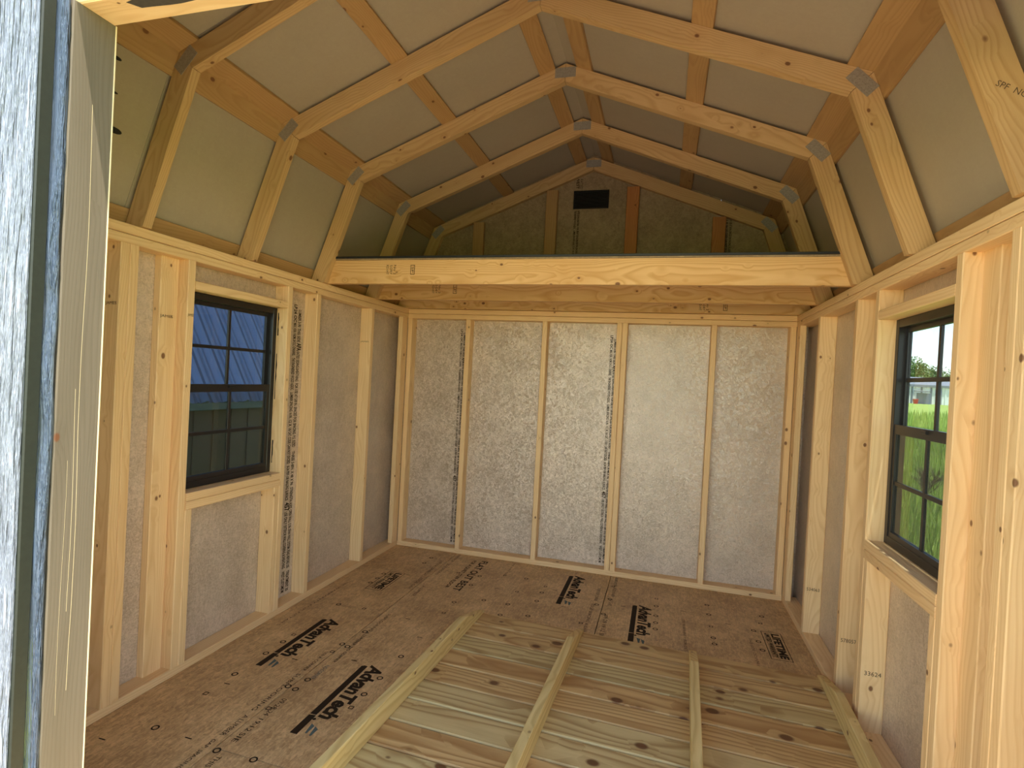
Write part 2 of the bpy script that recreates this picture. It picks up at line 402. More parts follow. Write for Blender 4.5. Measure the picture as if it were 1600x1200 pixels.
for xa, xb in ((-.4, 48), (48.05, 96), (96.05, 120.4)):
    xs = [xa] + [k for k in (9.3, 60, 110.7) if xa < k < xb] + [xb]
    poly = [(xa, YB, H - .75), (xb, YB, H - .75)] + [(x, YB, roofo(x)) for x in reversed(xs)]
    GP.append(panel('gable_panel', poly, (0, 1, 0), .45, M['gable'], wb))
for xa, xb in ((23.3, 26.8), (46.2, 49.7), (70.1, 73.6), (94.0, 97.5)):
    zt = min(roofz(xa), roofz(xb)) - 4.1
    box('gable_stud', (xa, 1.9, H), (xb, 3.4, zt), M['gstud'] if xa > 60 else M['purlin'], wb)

# ---- front wall (the camera looks in through its doorway)
wf = empty('wall_front', (60, -120.5, 0), 'structure')
DX0, DX1, DZ = 28.0, 110.0, 88.9
box('bottom_plate', (0, YF - 3.5, 0), (DX0, YF, 1.5), M['stud'], wf)
box('bottom_plate', (DX1, YF - 3.5, 0), (120, YF, 1.5), M['stud'], wf)
tag(box('door_jamb', (DX0 - 1.5, YF - 4.1, -.5), (DX0, YF + .1, DZ), M['jamb'], wf), 'dirty grey doorway jamb with pale scratches')
box('door_jamb', (DX1, YF - 3.5, -.5), (DX1 + 1.5, YF, DZ), M['stud'], wf)
box('door_header', (DX0 - 1.5, YF - 3.5, DZ), (DX1 + 1.5, YF, DZ + 1.5), M['stud'], wf)
box('door_header', (DX0 - 1.5, YF - 3.5, DZ + 1.55), (DX1 + 1.5, YF, DZ + 5), M['stud'], wf)
for x in (1, 13, 118): box('stud', (x - .75, YF - 3.5, 1.5), (x + .75, YF, roofz(x) - 3.7), M['stud'], wf)
YS = YF - 3.55
for xa, xb in ((-.4, DX0 - 1.5), (DX1 + 1.5, 120.4)):
    xs = [xa] + [k for k in (9.3, 110.7) if xa < k < xb] + [xb]
    poly = [(xa, YS, -6.5), (xb, YS, -6.5)] + [(x, YS, roofo(x)) for x in reversed(xs)]
    panel('siding_panel', poly, (0, -1, 0), .45, M['paint'], wf)
panel('siding_panel', [(DX0 - 1.5, YS, DZ + 1), (DX1 + 1.5, YS, DZ + 1), (DX1 + 1.5, YS, roofz(DX1 + 1.5) + .8), (60, YS, PZ + .8), (DX0 - 1.5, YS, roofz(DX0 - 1.5) + .8)], (0, -1, 0), .45, M['paint'], wf)
# wavy painted trim edge beside the jamb
vs_, fs = [], []
nz = 60
for i in range(nz + 1):
    z = -3 + (DZ + 3) * i / nz
    for k in range(7):
        t = k / 6
        vs_.append((DX0 + .12 - .9 * (2 * t - 1) ** 2 * .35 + random.uniform(-.07, .07), -121.15 - .85 * t + .14 * math.sin(z * .33 + 2 * math.sin(z * .11)) * (1 if k in (0, 6) else .5), z))
for i in range(nz):
    for k in range(6):
        a = i * 7 + k; fs.append((a, a + 1, a + 8, a + 7))
nb = len(vs_)
vs_ += [(DX0 - 1.4, v[1], v[2]) for v in vs_]
for i in range(nz):
    for a, s_ in ((i * 7, 1), (i * 7 + 6, -1)): fs.append((a, a + 7, nb + a + 7, nb + a))
trim = meshobj('door_trim', vs_, fs, M['paint'], wf, (0, 0, 0), smooth=True)
tag(trim, 'lumpy blue painted trim edge beside the doorway jamb')
box('gap_shade_strip', (DX0 - 1.7, -123.45, -3), (DX0 - .35, -122.2, DZ), M['darkgap'], wf)  # dark strip painting the shade in the gap between trim and door leaf
# pale scratches down the jamb, bright arris on its inner corner
def scratch(ys, z0, z1, wdt):
    n_ = 14; vs_ = []
    for i in range(n_ + 1):
        z = z0 + (z1 - z0) * i / n_; y = ys + .10 * math.sin(z * .2 + ys) + random.uniform(-.015, .015)
        vs_ += [(DX0 + .02, y, z), (DX0 + .02, y + wdt, z)]
    meshobj('scratch', vs_, [(2 * i, 2 * i + 1, 2 * i + 3, 2 * i + 2) for i in range(n_)], M['splint'], wf)
scratch(-119.3, 30, 52, .03); scratch(-118.9, 22, 80, .035); scratch(-119.9, 20, 45, .02)
box('jamb_arris', (DX0 - .05, YF + .02, -.5), (DX0 + .06, YF + .14, DZ), M['splint'], wf, ch=.02)
# mould stain on the header
bmv = []
for (cx, cy, rx, ry) in ((38, -119.4, 5.5, 1.0), (42, -119.9, 4, .5)):
    bmv.append([(cx + rx * math.cos(a) * random.uniform(.75, 1.1), max(-120.4, min(-117.1, cy + ry * math.sin(a) * random.uniform(.8, 1.1)))) for a in [k * math.pi / 10 for k in range(20)]])
st = quads('mould_stain', bmv, DZ - .02, M['stain'], wf)

# ---- door leaf standing open outside, on the left
DA = math.radians(-38)
door = empty('door_1', (DX0 - .5, -123.55, 0), 'structure', rz=DA)
def leafbox(name, u0, u1, v0, v1, z0, z1, mat, ch=.1):
    # u runs away from the hinge, v is the depth behind the visible face
    d = (u1 - u0, v1 - v0, z1 - z0); ctr = V((-(v0 + v1) / 2, -(u0 + u1) / 2, (z0 + z1) / 2))
    if z1 - z0 >= u1 - u0: a, b_, w_, t_ = ctr - V((0, 0, d[2] / 2)), ctr + V((0, 0, d[2] / 2)), d[0], d[1]
    else: a, b_, w_, t_ = ctr - V((0, d[0] / 2, 0)), ctr + V((0, d[0] / 2, 0)), d[2], d[1]
    return board(name, a, b_, w_, t_, (0, 1, 0) if z1 - z0 >= u1 - u0 else (0, 0, 1), mat, door, local=True, ch=ch)
for k in range(5): leafbox('door_board', k * 8.1, k * 8.1 + 8.0, 0, .7, -2, DZ - 1, M['sunlitpaint'])
leafbox('door_brace', 0, 40, .75, 2.2, 8, 11.5, M['stud']); leafbox('door_brace', 0, 40, .75, 2.2, 74, 77.5, M['stud'])
leafbox('hinge_strap', -.5, 9, -.15, -.02, 12, 13.6, M['black'], ch=.02)

# ---- ceiling: gambrel roof deck on flat 1x4 strips
ceil = empty('ceiling', (60, -58, H), 'structure')
def unit(a, b): a, b = V((a[0], 0, a[1])), V((b[0], 0, b[1])); return (b - a).normalized()
SL = {'ul': ((KX, KZ), (60, PZ)), 'ur': ((60, PZ), (120 - KX, KZ)), 'll': ((0, H), (KX, KZ)), 'lr': ((120 - KX, KZ), (120, H))}
def slope(k, s, off):
    a, b = SL[k]; t = unit(a, b); n = V((-t.z, 0, t.x)); return V((a[0], 0, a[1])) + t * s + n * off, n
for k, strips in {'ul': ((-.12, 3.8), (24.4, 27.9), (48.1, 51.6)), 'ur': ((2.4, 5.9), (26.4, 29.9), (50.2, 54.05)), 'll': ((0.0, 3.1), (24.4, 28.15)), 'lr': ((-.1, 4.1), (25.0, 28.07))}.items():
    for s0, s1 in strips:
        c, n = slope(k, (s0 + s1) / 2, .39)
        a, b = SL[k]
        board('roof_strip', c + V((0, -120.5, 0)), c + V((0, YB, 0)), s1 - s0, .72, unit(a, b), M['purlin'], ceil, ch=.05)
for k in SL:
    a, b = SL[k]; Ls = (V(b) - V(a)).length
    e0 = -1.0 if k == 'll' else (-.12 if k in ('ul',) else (0.12 if k == 'ur' else -.12)); e1 = Ls + (1.0 if k == 'lr' else .1)
    e0, e1 = {'ul': (-.38, Ls + .32), 'ur': (-.32, Ls + .38), 'll': (-1., Ls + .38), 'lr': (-.38, Ls + 1.)}[k]
    for ya, yb in ((-45.0, 4.2), (-93.1, -45.06), (-121.2, -93.16)):
        p = [slope(k, s, .78)[0] + V((0, y, 0)) for s, y in ((e0, ya), (e1, ya), (e1, yb), (e0, yb))]
        panel('roof_panel', p, slope(k, 0, 0)[1], .45, M['deckroof'], ceil)
ridge = [(58.5, PZ + .6), (60, PZ + 1.5), (61.5, PZ + .6), (61.5, PZ + 1.6), (60, PZ + 2.3), (58.5, PZ + 1.6)]
prism('ridge_cap', ridge, -121.2, 4.2, M['greymetal'], ceil)
for s, y, r_ in ((22.6, -100.7, .55), (13.3, -98.2, 1.0), (18.2, -99.6, .35)):
    c, n = slope('ll', s, .76); t = unit(*SL['ll'])
    pts = []
    for a in range(12):
        an = a * math.pi / 6; pts.append(c + t * (r_ * .45 * math.cos(an)) + V((0, y + r_ * 1.2 * math.sin(an), 0)))
    panel('sealant_spot', pts, -n, .06, M['seal'], ceil)

# ---- windows
def window(idx, side):
    L = side == 'left'; sg = 1 if L else -1
    X = (lambda d: d) if L else (lambda d: 120 - d)
    y0, y1, z0, z1 = -82.0, -57.7, 32.05, 67.95
    w_ = empty('window_%d' % idx, (X(0), (y0 + y1) / 2, z0), 'structure')
    def b(name, d0, d1, ya, yb, za, zb, mat=M['black'], par=w_, ch=.08):
        xa, xb = sorted((X(d0), X(d1))); return box(name, (xa, ya, za), (xb, yb, zb), mat, par, ch=ch)
    b('frame_side', -.9, .9, y0, y0 + 1.2, z0, z1); b('frame_side', -.9, .9, y1 - 1.2, y1, z0, z1)
    b('frame_top', -.9, .9, y0 + 1.2, y1 - 1.2, z1 - 1.3, z1); b('frame_bottom', -.9, .9, y0 + 1.2, y1 - 1.2, z0, z0 + 1.3)
    zm = 50.3
    for nm, za, zb, d0, d1 in (('upper_sash', zm - .4, z1 - 1.3, -.75, -.15), ('lower_sash', z0 + 1.3, zm + .9, 0.05, .75)):
        ya, yb = y0 + 1.2, y1 - 1.2; t = .75
        # sash ring as one mesh
        xa, xb = X(d0), X(d1); n = (1, 0, 0) if xb > xa else (-1, 0, 0)
        poly = [(xa, ya, za), (xa, yb, za), (xa, yb, zb), (xa, ya, zb)]
        rb = 1.5 if nm == 'lower_sash' else .75
        rtop = 1.5 if nm == 'lower_sash' else .75
        hl = [(xa, ya + t, za + .8), (xa, yb - t, za + .8), (xa, yb - t, zb - rtop), (xa, ya + t, zb - rtop)]
        sash = panel(nm, poly, n, abs(d1 - d0), M['black'], w_, hl)
        gy0, gy1, gz0, gz1 = ya + t, yb - t, za + .8, zb - rtop
        ym, zmm = (gy0 + gy1) / 2, (gz0 + gz1) / 2; dm = (d0 + d1) / 2
        b('muntin', dm - .2, dm + .2, ym - .32, ym + .32, gz0, gz1, par=sash, ch=.03)
        b('muntin', dm - .21, dm + .21, gy0, gy1, zmm - .32, zmm + .32, par=sash, ch=.03)
        for (pa, pb) in ((gy0, ym - .3), (ym + .3, gy1)):
            for (qa, qb) in ((gz0, zmm - .3), (zmm + .3, gz1)):
                b('pane', dm - .05, dm + .05, pa, pb, qa, qb, M['glass'], sash, ch=.01)
    b('insect_screen', -.85, -.82, y0 + 1.2, y1 - 1.2, z0 + 1.3, zm - .2, M['screen'], ch=.004)
    b('sash_lock', .7, 1.1, -70.6, -69.2, zm + .2, zm + .7)
    return w_
window(1, 'left'); window(2, 'right')
# caulk dirt down the left window jamb
for z0_, z1_ in ((62, 67), (48, 58), (34, 39)):
    vs_ = []
    for i in range(9):
        z = z0_ + (z1_ - z0_) * i / 8; ww = .12 + random.uniform(0, .22)
        vs_ += [(1.1, -57.68, z), (1.1 + ww, -57.68, z)]
    meshobj('caulk_smear', vs_, [(2 * i, 2 * i + 1, 2 * i + 3, 2 * i + 2) for i in range(8)], M['seal'], wl, (0, 0, 0))

# ================================================================ THINGS
# ---- roof trusses
def offs(poly, d):
    """inner offset points of an open polyline (x,z), d to the right of travel"""
    out = []
    for i, p in enumerate(poly):
        p = V(p)
        dirs = []
        if i > 0: dirs.append((p - V(poly[i - 1])).normalized())
        if i < len(poly) - 1: dirs.append((V(poly[i + 1]) - p).normalized())
        ns = [V((q.y, -q.x)) for q in dirs]
        if len(ns) == 1: out.append(p + ns[0] * d)
        else:
            b = (ns[0] + ns[1]).normalized(); out.append(p + b * (d / b.dot(ns[0])))
    return out
def truss(y0, label, skew=0., kx=KX, kz=KZ, gap=0.):
    t = empty('roof_truss', (60, y0, H), None, label, 'truss', 'gambrel roof trusses')
    out = [(0.35 + gap, H), (kx + gap * .8, kz - gap * .5), (60, PZ - gap), (120 - kx - gap * .8, kz - gap * .5), (119.65 - gap, H)]
    inn = offs(out, 3.5)
    inn[0] = V((out[0][0] + 3.75, H)); inn[4] = V((out[4][0] - 3.75, H))
    g = .04
    def seg(i, nm, par=t):
        a, b = V(out[i]), V(out[i + 1]); c, d = V(inn[i + 1]), V(inn[i])
        e = (b - a).normalized() * g
        return prism(nm, [tuple(a + e), tuple(b - e), tuple(c - e), tuple(d + e)], y0, y0 + 1.5, M['truss'], par)
    seg(0, 'leg'); seg(1, 'rafter'); seg(2, 'rafter'); seg(3, 'leg')
    for i, (l_, h_) in ((1, (4.2, 2.1)), (2, (4.4, 2.1)), (3, (4.2, 2.1))):
        c = (V(out[i]) + V(inn[i])) / 2
        d = (V(out[i + 1]) - V(out[i - 1])).normalized()
        if i != 2:
            d = ((V(out[i + 1]) - V(out[i])).normalized() + (V(out[i]) - V(out[i - 1])).normalized()).normalized()
        nn = V((-d.y, d.x))
        pts = [c + d * sx * l_ / 2 + nn * sy * h_ / 2 for sx, sy in ((-1, -1), (1, -1), (1, 1), (-1, 1))]
        gp_ = panel('gusset_plate', [(p.x, y0 - .01, p.y) for p in pts], (0, -1, 0), .06, M['galv'], t)
        if True:
            dots = []
            for u in range(-3, 4):
                for v_ in (-1, 0, 1):
                    p = c + d * (u * .55) + nn * (v_ * .7)
                    dots.append([(p + d * a + nn * b_).to_tuple() for a, b_ in ((-.09, -.03), (.09, -.03), (.09, .03), (-.09, .03))])
            vs_, fs = [], []
            for q in dots:
                b0 = len(vs_); vs_ += [(x_, y0 - .085, z_) for x_, z_ in q]; fs.append((b0, b0 + 1, b0 + 2, b0 + 3))
            # pressed teeth marks belong to the plate
            meshobj('tooth_marks', vs_, fs, M['tooth'], gp_, (0, 0, 0))['kind'] = 'stuff'
    t.rotation_euler.z = skew
    return t
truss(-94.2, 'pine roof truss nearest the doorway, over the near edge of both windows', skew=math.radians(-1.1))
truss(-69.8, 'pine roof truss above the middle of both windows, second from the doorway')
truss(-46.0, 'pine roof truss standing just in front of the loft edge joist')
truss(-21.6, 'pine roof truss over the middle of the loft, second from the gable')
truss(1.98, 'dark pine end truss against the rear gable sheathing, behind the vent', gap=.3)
truss(-119.0, 'pine end truss above the door header, mostly out of view') if False else None

# ---- loft joists and deck
def joist(y0, label):
    x0, x1 = 2.3, 117.7
    poly = [(.3, H + .02), (119.7, H + .02), (x1, H + 5.5), (x0, H + 5.5)]
    o = prism('loft_joist', poly, y0, y0 + 1.48, M['joist'], None)
    return tag(o, label, 'joist', 'joists of the storage loft')
j1 = joist(-44.45, 'front loft joist, knotty and stamped, under the black deck edge')
j2 = joist(-20.05, 'middle loft joist seen just below the front one')
j3 = joist(-1.6, 'rearmost loft joist lying on the back wall plate')
LD = empty('loft_deck', (60, -21, H + 5.5), None, 'thin plywood loft deck with a black front edge strip, lying on the loft joists', 'deck')
for xa, xb in ((3, 48), (48.06, 96), (96.06, 117)):
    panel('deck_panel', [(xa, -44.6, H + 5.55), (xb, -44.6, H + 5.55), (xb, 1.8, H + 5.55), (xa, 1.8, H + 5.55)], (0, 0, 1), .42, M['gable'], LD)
box('edge_strip', (3.9, -44.95, H + 5.85), (116.3, -44.62, H + 6.35), M['edge'], LD, ch=.05)

# ---- gable vent
gv = empty('gable_vent', (59.5, 3.3, 107), None, 'small black louvred vent high in the rear gable', 'vent')
vx0, vx1, vz0, vz1 = 54.3, 64.8, 107.0, 112.4
panel('vent_frame', [(vx0, 3.42, vz0), (vx1, 3.42, vz0), (vx1, 3.42, vz1), (vx0, 3.42, vz1)], (0, -1, 0), .3, M['black'], gv,
      [(vx0 + .4, 3.42, vz0 + .4), (vx1 - .4, 3.42, vz0 + .4), (vx1 - .4, 3.42, vz1 - .4), (vx0 + .4, 3.42, vz1 - .4)])
panel('vent_mesh', [(vx0 + .4, 3.45, vz0 + .4), (vx1 - .4, 3.45, vz0 + .4), (vx1 - .4, 3.45, vz1 - .4), (vx0 + .4, 3.45, vz1 - .4)], (0, -1, 0), .03, M['seal'], gv)
for i in range(10):
    z = vz0 + .65 + i * .45
    board('louvre', (vx0 + .4, 3.3, z), (vx1 - .4, 3.3, z), .32, .05, (0, -.7, .7), M['black'], gv, ch=.01)

# ---- upside-down ramp lying on the floor
RZ = math.radians(-2.1)
ramp = empty('ramp', (45.2, -39.7, 0), None, 'treated wooden ramp lying upside down on the floor, runners up', 'ramp', rz=RZ)
RW = 71.3; pitch = 6.03
rr_ = random.Random(3)
for i in range(12):
    ya = -(i + 1) * pitch; e = rr_.uniform(-.15, .15)
    yc = ya + pitch / 2
    o = board('plank', (-.3 + e, yc, .62), (RW + .2 + e, yc, .62), pitch - .26, 1.14, (0, 1, 0), M['ramp'], ramp, ch=.2, local=True)
def runner(x, bev, tilt=0.):
    L = 72.5; z0, z1 = 1.21, 4.7
    prof = [(0.2, z0), (0.2, z0 + .35), (-bev, z1), (-L, z1), (-L, z0)]   # side view (y, z)
    w2 = .75; c = V((x, -L / 2, 3))
    vs_ = [(-(y - c.y), sx * w2, z - c.z) for sx in (-1, 1) for y, z in prof]
    k = len(prof)
    fs = [tuple(range(k))[::-1], tuple(range(k, 2 * k))] + [(i, (i + 1) % k, k + (i + 1) % k, k + i) for i in range(k)]
    o = meshobj('runner', vs_, fs, M['runner'], ramp, c, Matrix(((0, -1, 0), (-1, 0, 0), (0, 0, 1))).transposed().to_4x4().to_euler() if False else Matrix.Rotation(-math.pi / 2, 3, 'Z'), local=True)
    bv = o.modifiers.new('b', 'BEVEL'); bv.width = .1 * S; bv.segments = 1
    return o
runner(.55, 11.5); runner(23.6, 11); runner(46.9, 11); runner(70.4, 12)

# ================================================================ PRINTING ON THE BOARDS
DN, TX, TY = (0, -1, 0), (1, 0, 0), (0, 0, -1)
def fpar(x, y):
    for o, ((xa, xb), (ya, yb)) in zip(FP, PR):
        if xa <= x <= xb and ya <= y <= yb: return o
    return FP[0]
def ftext(s, x, y, L, h, mat=M['ink'], **k): return text(s, (x, y, 0), DN, TX, L, h, mat, fpar(x + .1, y - .1), **k)
def logo(x, y, bar=20.8, tl=16.9, th=3.1):
    p = fpar(x, y)
    q_ = bar * .76
    quads('printed_bar', [[(x, y - .3), (x + .5, y), (x + 1.15, y - .1), (x + 1.15, y - q_), (x, y - q_)], [(x, y - q_ - .25), (x + 1.2, y - q_ - .1), (x + 1.25, y - bar), (x, y - bar)]], .02, M['ink'], p)
    ftext('AdvanTech', x + 1.55, y + .6, tl, th, bold=.042, shear=.15, space=.95)
    quads('printed_dot', [[(x + 1.5 + .3 * math.cos(a), y - tl + .1 + .3 * math.sin(a)) for a in [k * math.pi / 5 for k in range(10)]]], .02, M['ink'], p)
    quads('printed_slash', [[(x + 1.8 + d, y - tl - .9 - d * .5), (x + 2.6 + d, y - tl - 1.4 - d * .5), (x + 2.5 + d, y - tl - 3.2 - d * .3), (x + 2.2 + d, y - tl - 3.3 - d * .3)] for d in (0, .95)], .02, M['inkb'], p)
logo(13.7, -54.0); logo(31.8, -67.8); logo(60.4, -4.6); logo(78.8, -18.6)
def lifetime(x0, x1, y0, y1):
    p = fpar(x0, y0); t = .16
    quads('printed_frame', [[(x0, y0), (x1, y0), (x1, y0 - t), (x0, y0 - t)], [(x0, y1), (x1, y1), (x1, y1 + t), (x0, y1 + t)],
                            [(x0, y0), (x0 + t, y0), (x0 + t, y1), (x0, y1)], [(x1 - t, y0), (x1, y0), (x1, y1), (x1 - t, y1)],
                            [(x0 + .62, y0 - .8), (x0 + .68, y0 - .8), (x0 + .68, y1 + .8), (x0 + .62, y1 + .8)]], .02, M['ink'], p)
    W = x1 - x0
    ftext('LIFETIME', x0 + W * .47, y0 - .8, y0 - y1 - 1.6, W * .40, bold=.045)
    ftext('LIMITED WARRANTY', x0 + W * .17, y0 - .9, y0 - y1 - 1.8, W * .22, bold=.035)
lifetime(107.9, 112.2, -21.8, -35.4); lifetime(12.9, 17.6, -21.8, -35.3)
ftext('FLAT OUT BEST', 33.5, -3.4, 24.2, 2.2, bold=.022); ftext("FOR A QUIET, STIFF FLOOR", 30.9, -4.0, 22.6, 1.3, bold=.02)
for s, x, y, L, h, mt in (
    ('SUBFLOORING', 22.6, -74.5, 11.6, .75, 'ink'), ('A LUMBER', 22.6, -87.4, 5.2, .85, 'ink'), ('GAP, SPACING', 22.4, -93.6, 6.6, .75, 'ink'),
    ('09-28-24', 25.2, -81.7, 4.8, .9, 'ink'), ('19:12', 25.3, -87.4, 3.2, .85, 'ink'), ('SIE', 25.2, -91.0, 2.2, .9, 'ink'),
    ('USE A CORNER', 22.6, -66.0, 7.4, .7, 'ink'), ('NO CORNER', 25.9, -62.7, 6.2, .7, 'ink'), ('SUBFLOORING A LUMBER', 25.7, -46.4, 15.6, .7, 'ink'),
    ('NO CORNER', 25.6, -70.3, 4.9, .8, 'inkb'), ('THIS SIDE DOWN', 25.8, -96.2, 9, .8, 'ink'),
    ('SEE WARRANTY FOR DETAILS', 6.6, -33.4, 27, .55, 'inkf'),
    ('SUBFLOOR CORNER GAP', 22.3, -8.0, 13.0, .9, 'inkf'), ('EDGE SPACING', 25.2, -10.0, 9.0, .8, 'inkf'), ('EDGE GAP', 22.7, -23.0, 8., .8, 'inkf'),
    ('A LUMBER', 25.7, -28, 7., .8, 'inkf'), ('SUBFLOOR GAP', 25.2, -.9, 7., .8, 'inkf'), ('SEE DETAILS', 43.0, -.9, 12, .5, 'inkf'),
    ('SUBFLOOR', 73.0, -.8, 7, .8, 'ink'), ('A CORNER', 73.1, -8.8, 6.5, .8, 'inkf'), ('NO GAP', 73.0, -16.8, 4.6, .9, 'inkf'),
    ('SUBFLOOR CORNER', 69.2, -10.8, 9, .8, 'inkf'), ('EDGE SPACING A GAP', 68.9, -22, 16., .8, 'inkf'), ('09-28 19:12 SIE', 72.7, -27.4, 12, .9, 'ink'),
    ('SEE WARRANTY FOR DETAILS', 90.6, -22.5, 19, .6, 'inkf'), ('THIS SIDE DOWN A LUMBER', 104.6, -27, 19, .6, 'inkf')):
    ftext(s, x, y, L, h, M[mt])
rings = [(12.6, -78.6), (12.6, -85.0), (12.7, -94.5), (24.9, -95.4), (31, -95.2), (24.9, -84.8), (23.7, -78.5), (25.4, -78.8), (25.5, -75.6), (12.6, -62.5), (12.6, -65.8), (12.6, -70.7),
         (12.5, -46.2), (19.1, -46.0), (25.3, -56.0), (23.9, -62.3), (25.4, -62.8), (23.8, -65.6), (37, -62.4), (37, -70.6), (37, -76), (37, -80), (12.4, -28), (12.3, -31.4), (12.3, -24.4), (30.6, -15.4), (37, -15.4), (37, -22.5),
         (37, -34.5), (37, -41), (43.3, -30.5), (49.5, -30.5), (49.5, -37), (55.7, -15.5), (55.7, -20), (55.7, -25.8), (55.7, -35), (68, -34), (72.4, -27), (73, -17.2), (70.2, -22), (73, -8), (84.5, -23), (84.5, -27), (84.5, -30.5), (84.5, -12),
         (84.5, -17), (97, -11), (97, -17), (97, -24), (97, -30), (97, -33), (109.6, -13), (108.6, -17.5), (106.4, -22.4), (106.6, -28), (106.8, -32), (43.3, -12), (49.5, -12), (18.7, -12), (18.7, -7), (49.5, -22)]
for i, (x, y) in enumerate(rings):
    n_ = 4 if i % 4 == 1 else 12; ro, ri = .60, .36; ph = math.pi / 4 if n_ == 4 else 0
    vs_ = [(r_ * math.cos(ph + 2 * math.pi * k / n_), r_ * math.sin(ph + 2 * math.pi * k / n_), 0) for r_ in (ro, ri) for k in range(n_)]
    meshobj('printed_ring', vs_, [(k, (k + 1) % n_, n_ + (k + 1) % n_, n_ + k) for k in range(n_)], M['ink'], fpar(x, y), (x, y, .025))
for x, y in ((13.6, -81.5), (19.0, -70.6), (19.1, -94.7), (29.5, -67.0), (37, -54), (18.7, -22.5), (62.6, -26.5), (58.5, -17), (76.6, -20.5), (110.2, -21.2), (91, -17.5), (101, -21), (30.8, -47), (44, -22), (8, -99), (35, -96)):
    quads('printed_dash', [[(x - .6, y - .1), (x + .6, y - .1), (x + .6, y + .1), (x - .6, y + .1)]], .025, M['ink'], fpar(x, y))
# small knots and chips on the floor panels
# -- siding grade strip printed down the wall panels (two columns)
def strip(o, n_up, z0, z1, par, A, B, w1=1.05, mat=M['ink'], gap=.35):
    """two rows of small print running down from z1 to z0; n_up = direction of the letter tops"""
    up = V(n_up); L = z1 - z0
    for k, seq in enumerate((A, B)):
        z = z1; tot = sum(f for _, f in seq)
        for s, f in seq:
            ln = L * f / tot
            if s:
                big = s in ('APA', '457')
                hh = w1 * (1.3 if big else .86)
                text(s, V((o[0], o[1], z)) + up * (k * (w1 + gap) - (.1 if big else 0)), TY, n_up, ln * .94, hh, mat, par, bold=.04 if big else .03)
            z -= ln
SA = [('LP', .4), ('24 OC', 1.2), ('MAX. FOR 1 NOM. 24 O.C. CHANNEL', 3), ('THE ENGINEERED WOOD ASSOC.', 3), ('LUMBER SPACING 16 IN.', 2.4), ('12 X 16', 1), ('CAT. CODE: CAN NOT EXCEED', 3),
      ('8-24 PRP-108 NAILING SURFACE', 3.2), ('457', .8), ('USE ONLY', 1.2), ('EXTERIOR WALL COVERING & SHEATHING', 4), ('WEST CUSTOMS MI', 2)]
SB = [('', .4), ('LUMBER 3-90', 1.6), ('THIS SIDE', 1.3), ('APA', .75), ('RATED SIDING-SHEATHING', 2.8), ('FOR USE AT 5/8 IN. SPACED FOR SPACING. P.S. SIZED', 6), ('THREE 3-8IN. X 48 X 96', 3.2), ('STRENGTH AXIS', 2),
      ('OPEN WALL', 1.2), ('12 IN. SPAN WALL SYSTEM. READ BEFORE USE', 4.2), ('TREATMENT 30', 1.9)]
lp, bp_, gp = SP, BP, GP
strip((0, -51.0, 0), (0, 1, 0), 2, 69.8, lp[1], SA, SB, w1=1.3, gap=.25)
strip((20.4, YB, 0), (1, 0, 0), 2, 70, bp_[0], SA, SB, w1=.8, gap=.15)
strip((67.5, YB, 0), (1, 0, 0), 2, 69.5, bp_[1], SA, SB, w1=.9, gap=.2)
strip((54.7, YB, 0), (1, 0, 0), 82, 106.5, gp[1], SA[3:8], SB[4:8], w1=.75, gap=.2)
text('WEST', (54.9, YB, 116.5), TY, (1, 0, 0), 3.4, .9, M['ink'], gp[1], bold=.02); text('RATED', (56., YB, 116), TY, (1, 0, 0), 3, .8, M['ink'], gp[1])
strip((97.6, YB, 0), (1, 0, 0), 82, 103, gp[2], SA[5:9], SB[5:9], w1=.75, gap=.2)
# -- number stamps on studs
def studtext(s, o, xd, L=2.6, h=.7, par=None, mat=M['inkf'], up=(0, 0, 1)): text(s, o, xd, up, L, h, mat, par or wr)
studtext('534063', (116.9, -22.32, 11), (1, 0, 0)); studtext('578057', (116.9, -47.32, 10.6), (1, 0, 0), 2.5); studtext('33624', (117.0, -59.17, 10.6), (1, 0, 0), 2.4)
studtext('JAMES', (.9, -95.92, 63.2), (1, 0, 0), 2.2, .6, wl); studtext('JAMES', (.3, -22.32, 63.2), (1, 0, 0), 2.6, .5, wl)
text('JAMES', (1.52, -87.1, 62.4), (0, 1, 0), (0, 0, 1), 2.5, .6, M['inkf'], wl)
text('JAMES', (3.52, -83.5, 63.), (0, 1, 0), (0, 0, 1), 1.3, .6, M['inkf'], wl)
# -- grade stamps on the joists
def grade(x, y, z, h, par):
    for k, s in enumerate(('KD-HT', 'S-DRY', 'No 2')):
        text(s, (x + k * .95, y, z + h), TY, (1, 0, 0), h, .62, M['ink'], par)
    xb = x + 6.2
    for dx0, dx1, dz0, dz1 in ((0, .12, 0, h), (.95, 1.07, 0, h), (0, 1.07, 0, .12), (0, 1.07, h - .12, h)):
        vs_ = [(xb + dx0, y - .03, z + dz0), (xb + dx1, y - .03, z + dz0), (xb + dx1, y - .03, z + dz1), (xb + dx0, y - .03, z + dz1)]
        o = meshobj('stamp_border', vs_, [(0, 1, 2, 3)], M['ink'], par, (0, 0, 0))
    text('SP', (xb + .25, y, z + h - .4), TY, (1, 0, 0), h - .8, .55, M['ink'], par)
def jparent(o):   # printing hangs under the joist, whose origin is rotated: parent with inverse
    return o
GR = []
def grade_on(j, x, y, z, h):
    before = set(bpy.data.objects); grade(x, y, z, h, None)
    new = [o for o in bpy.data.objects if o not in before]
    mw = Matrix.Translation(j.location) @ j.rotation_euler.to_matrix().to_4x4()
    for o in new: o.parent = j; o.matrix_parent_inverse = mw.inverted()
grade_on(j1, 19.6, -44.47, 78.0, 2.2); grade_on(j2, 20.4, -20.07, 77.6, 2.4); grade_on(j3, 91.5, -1.62, 76.6, 2.2)
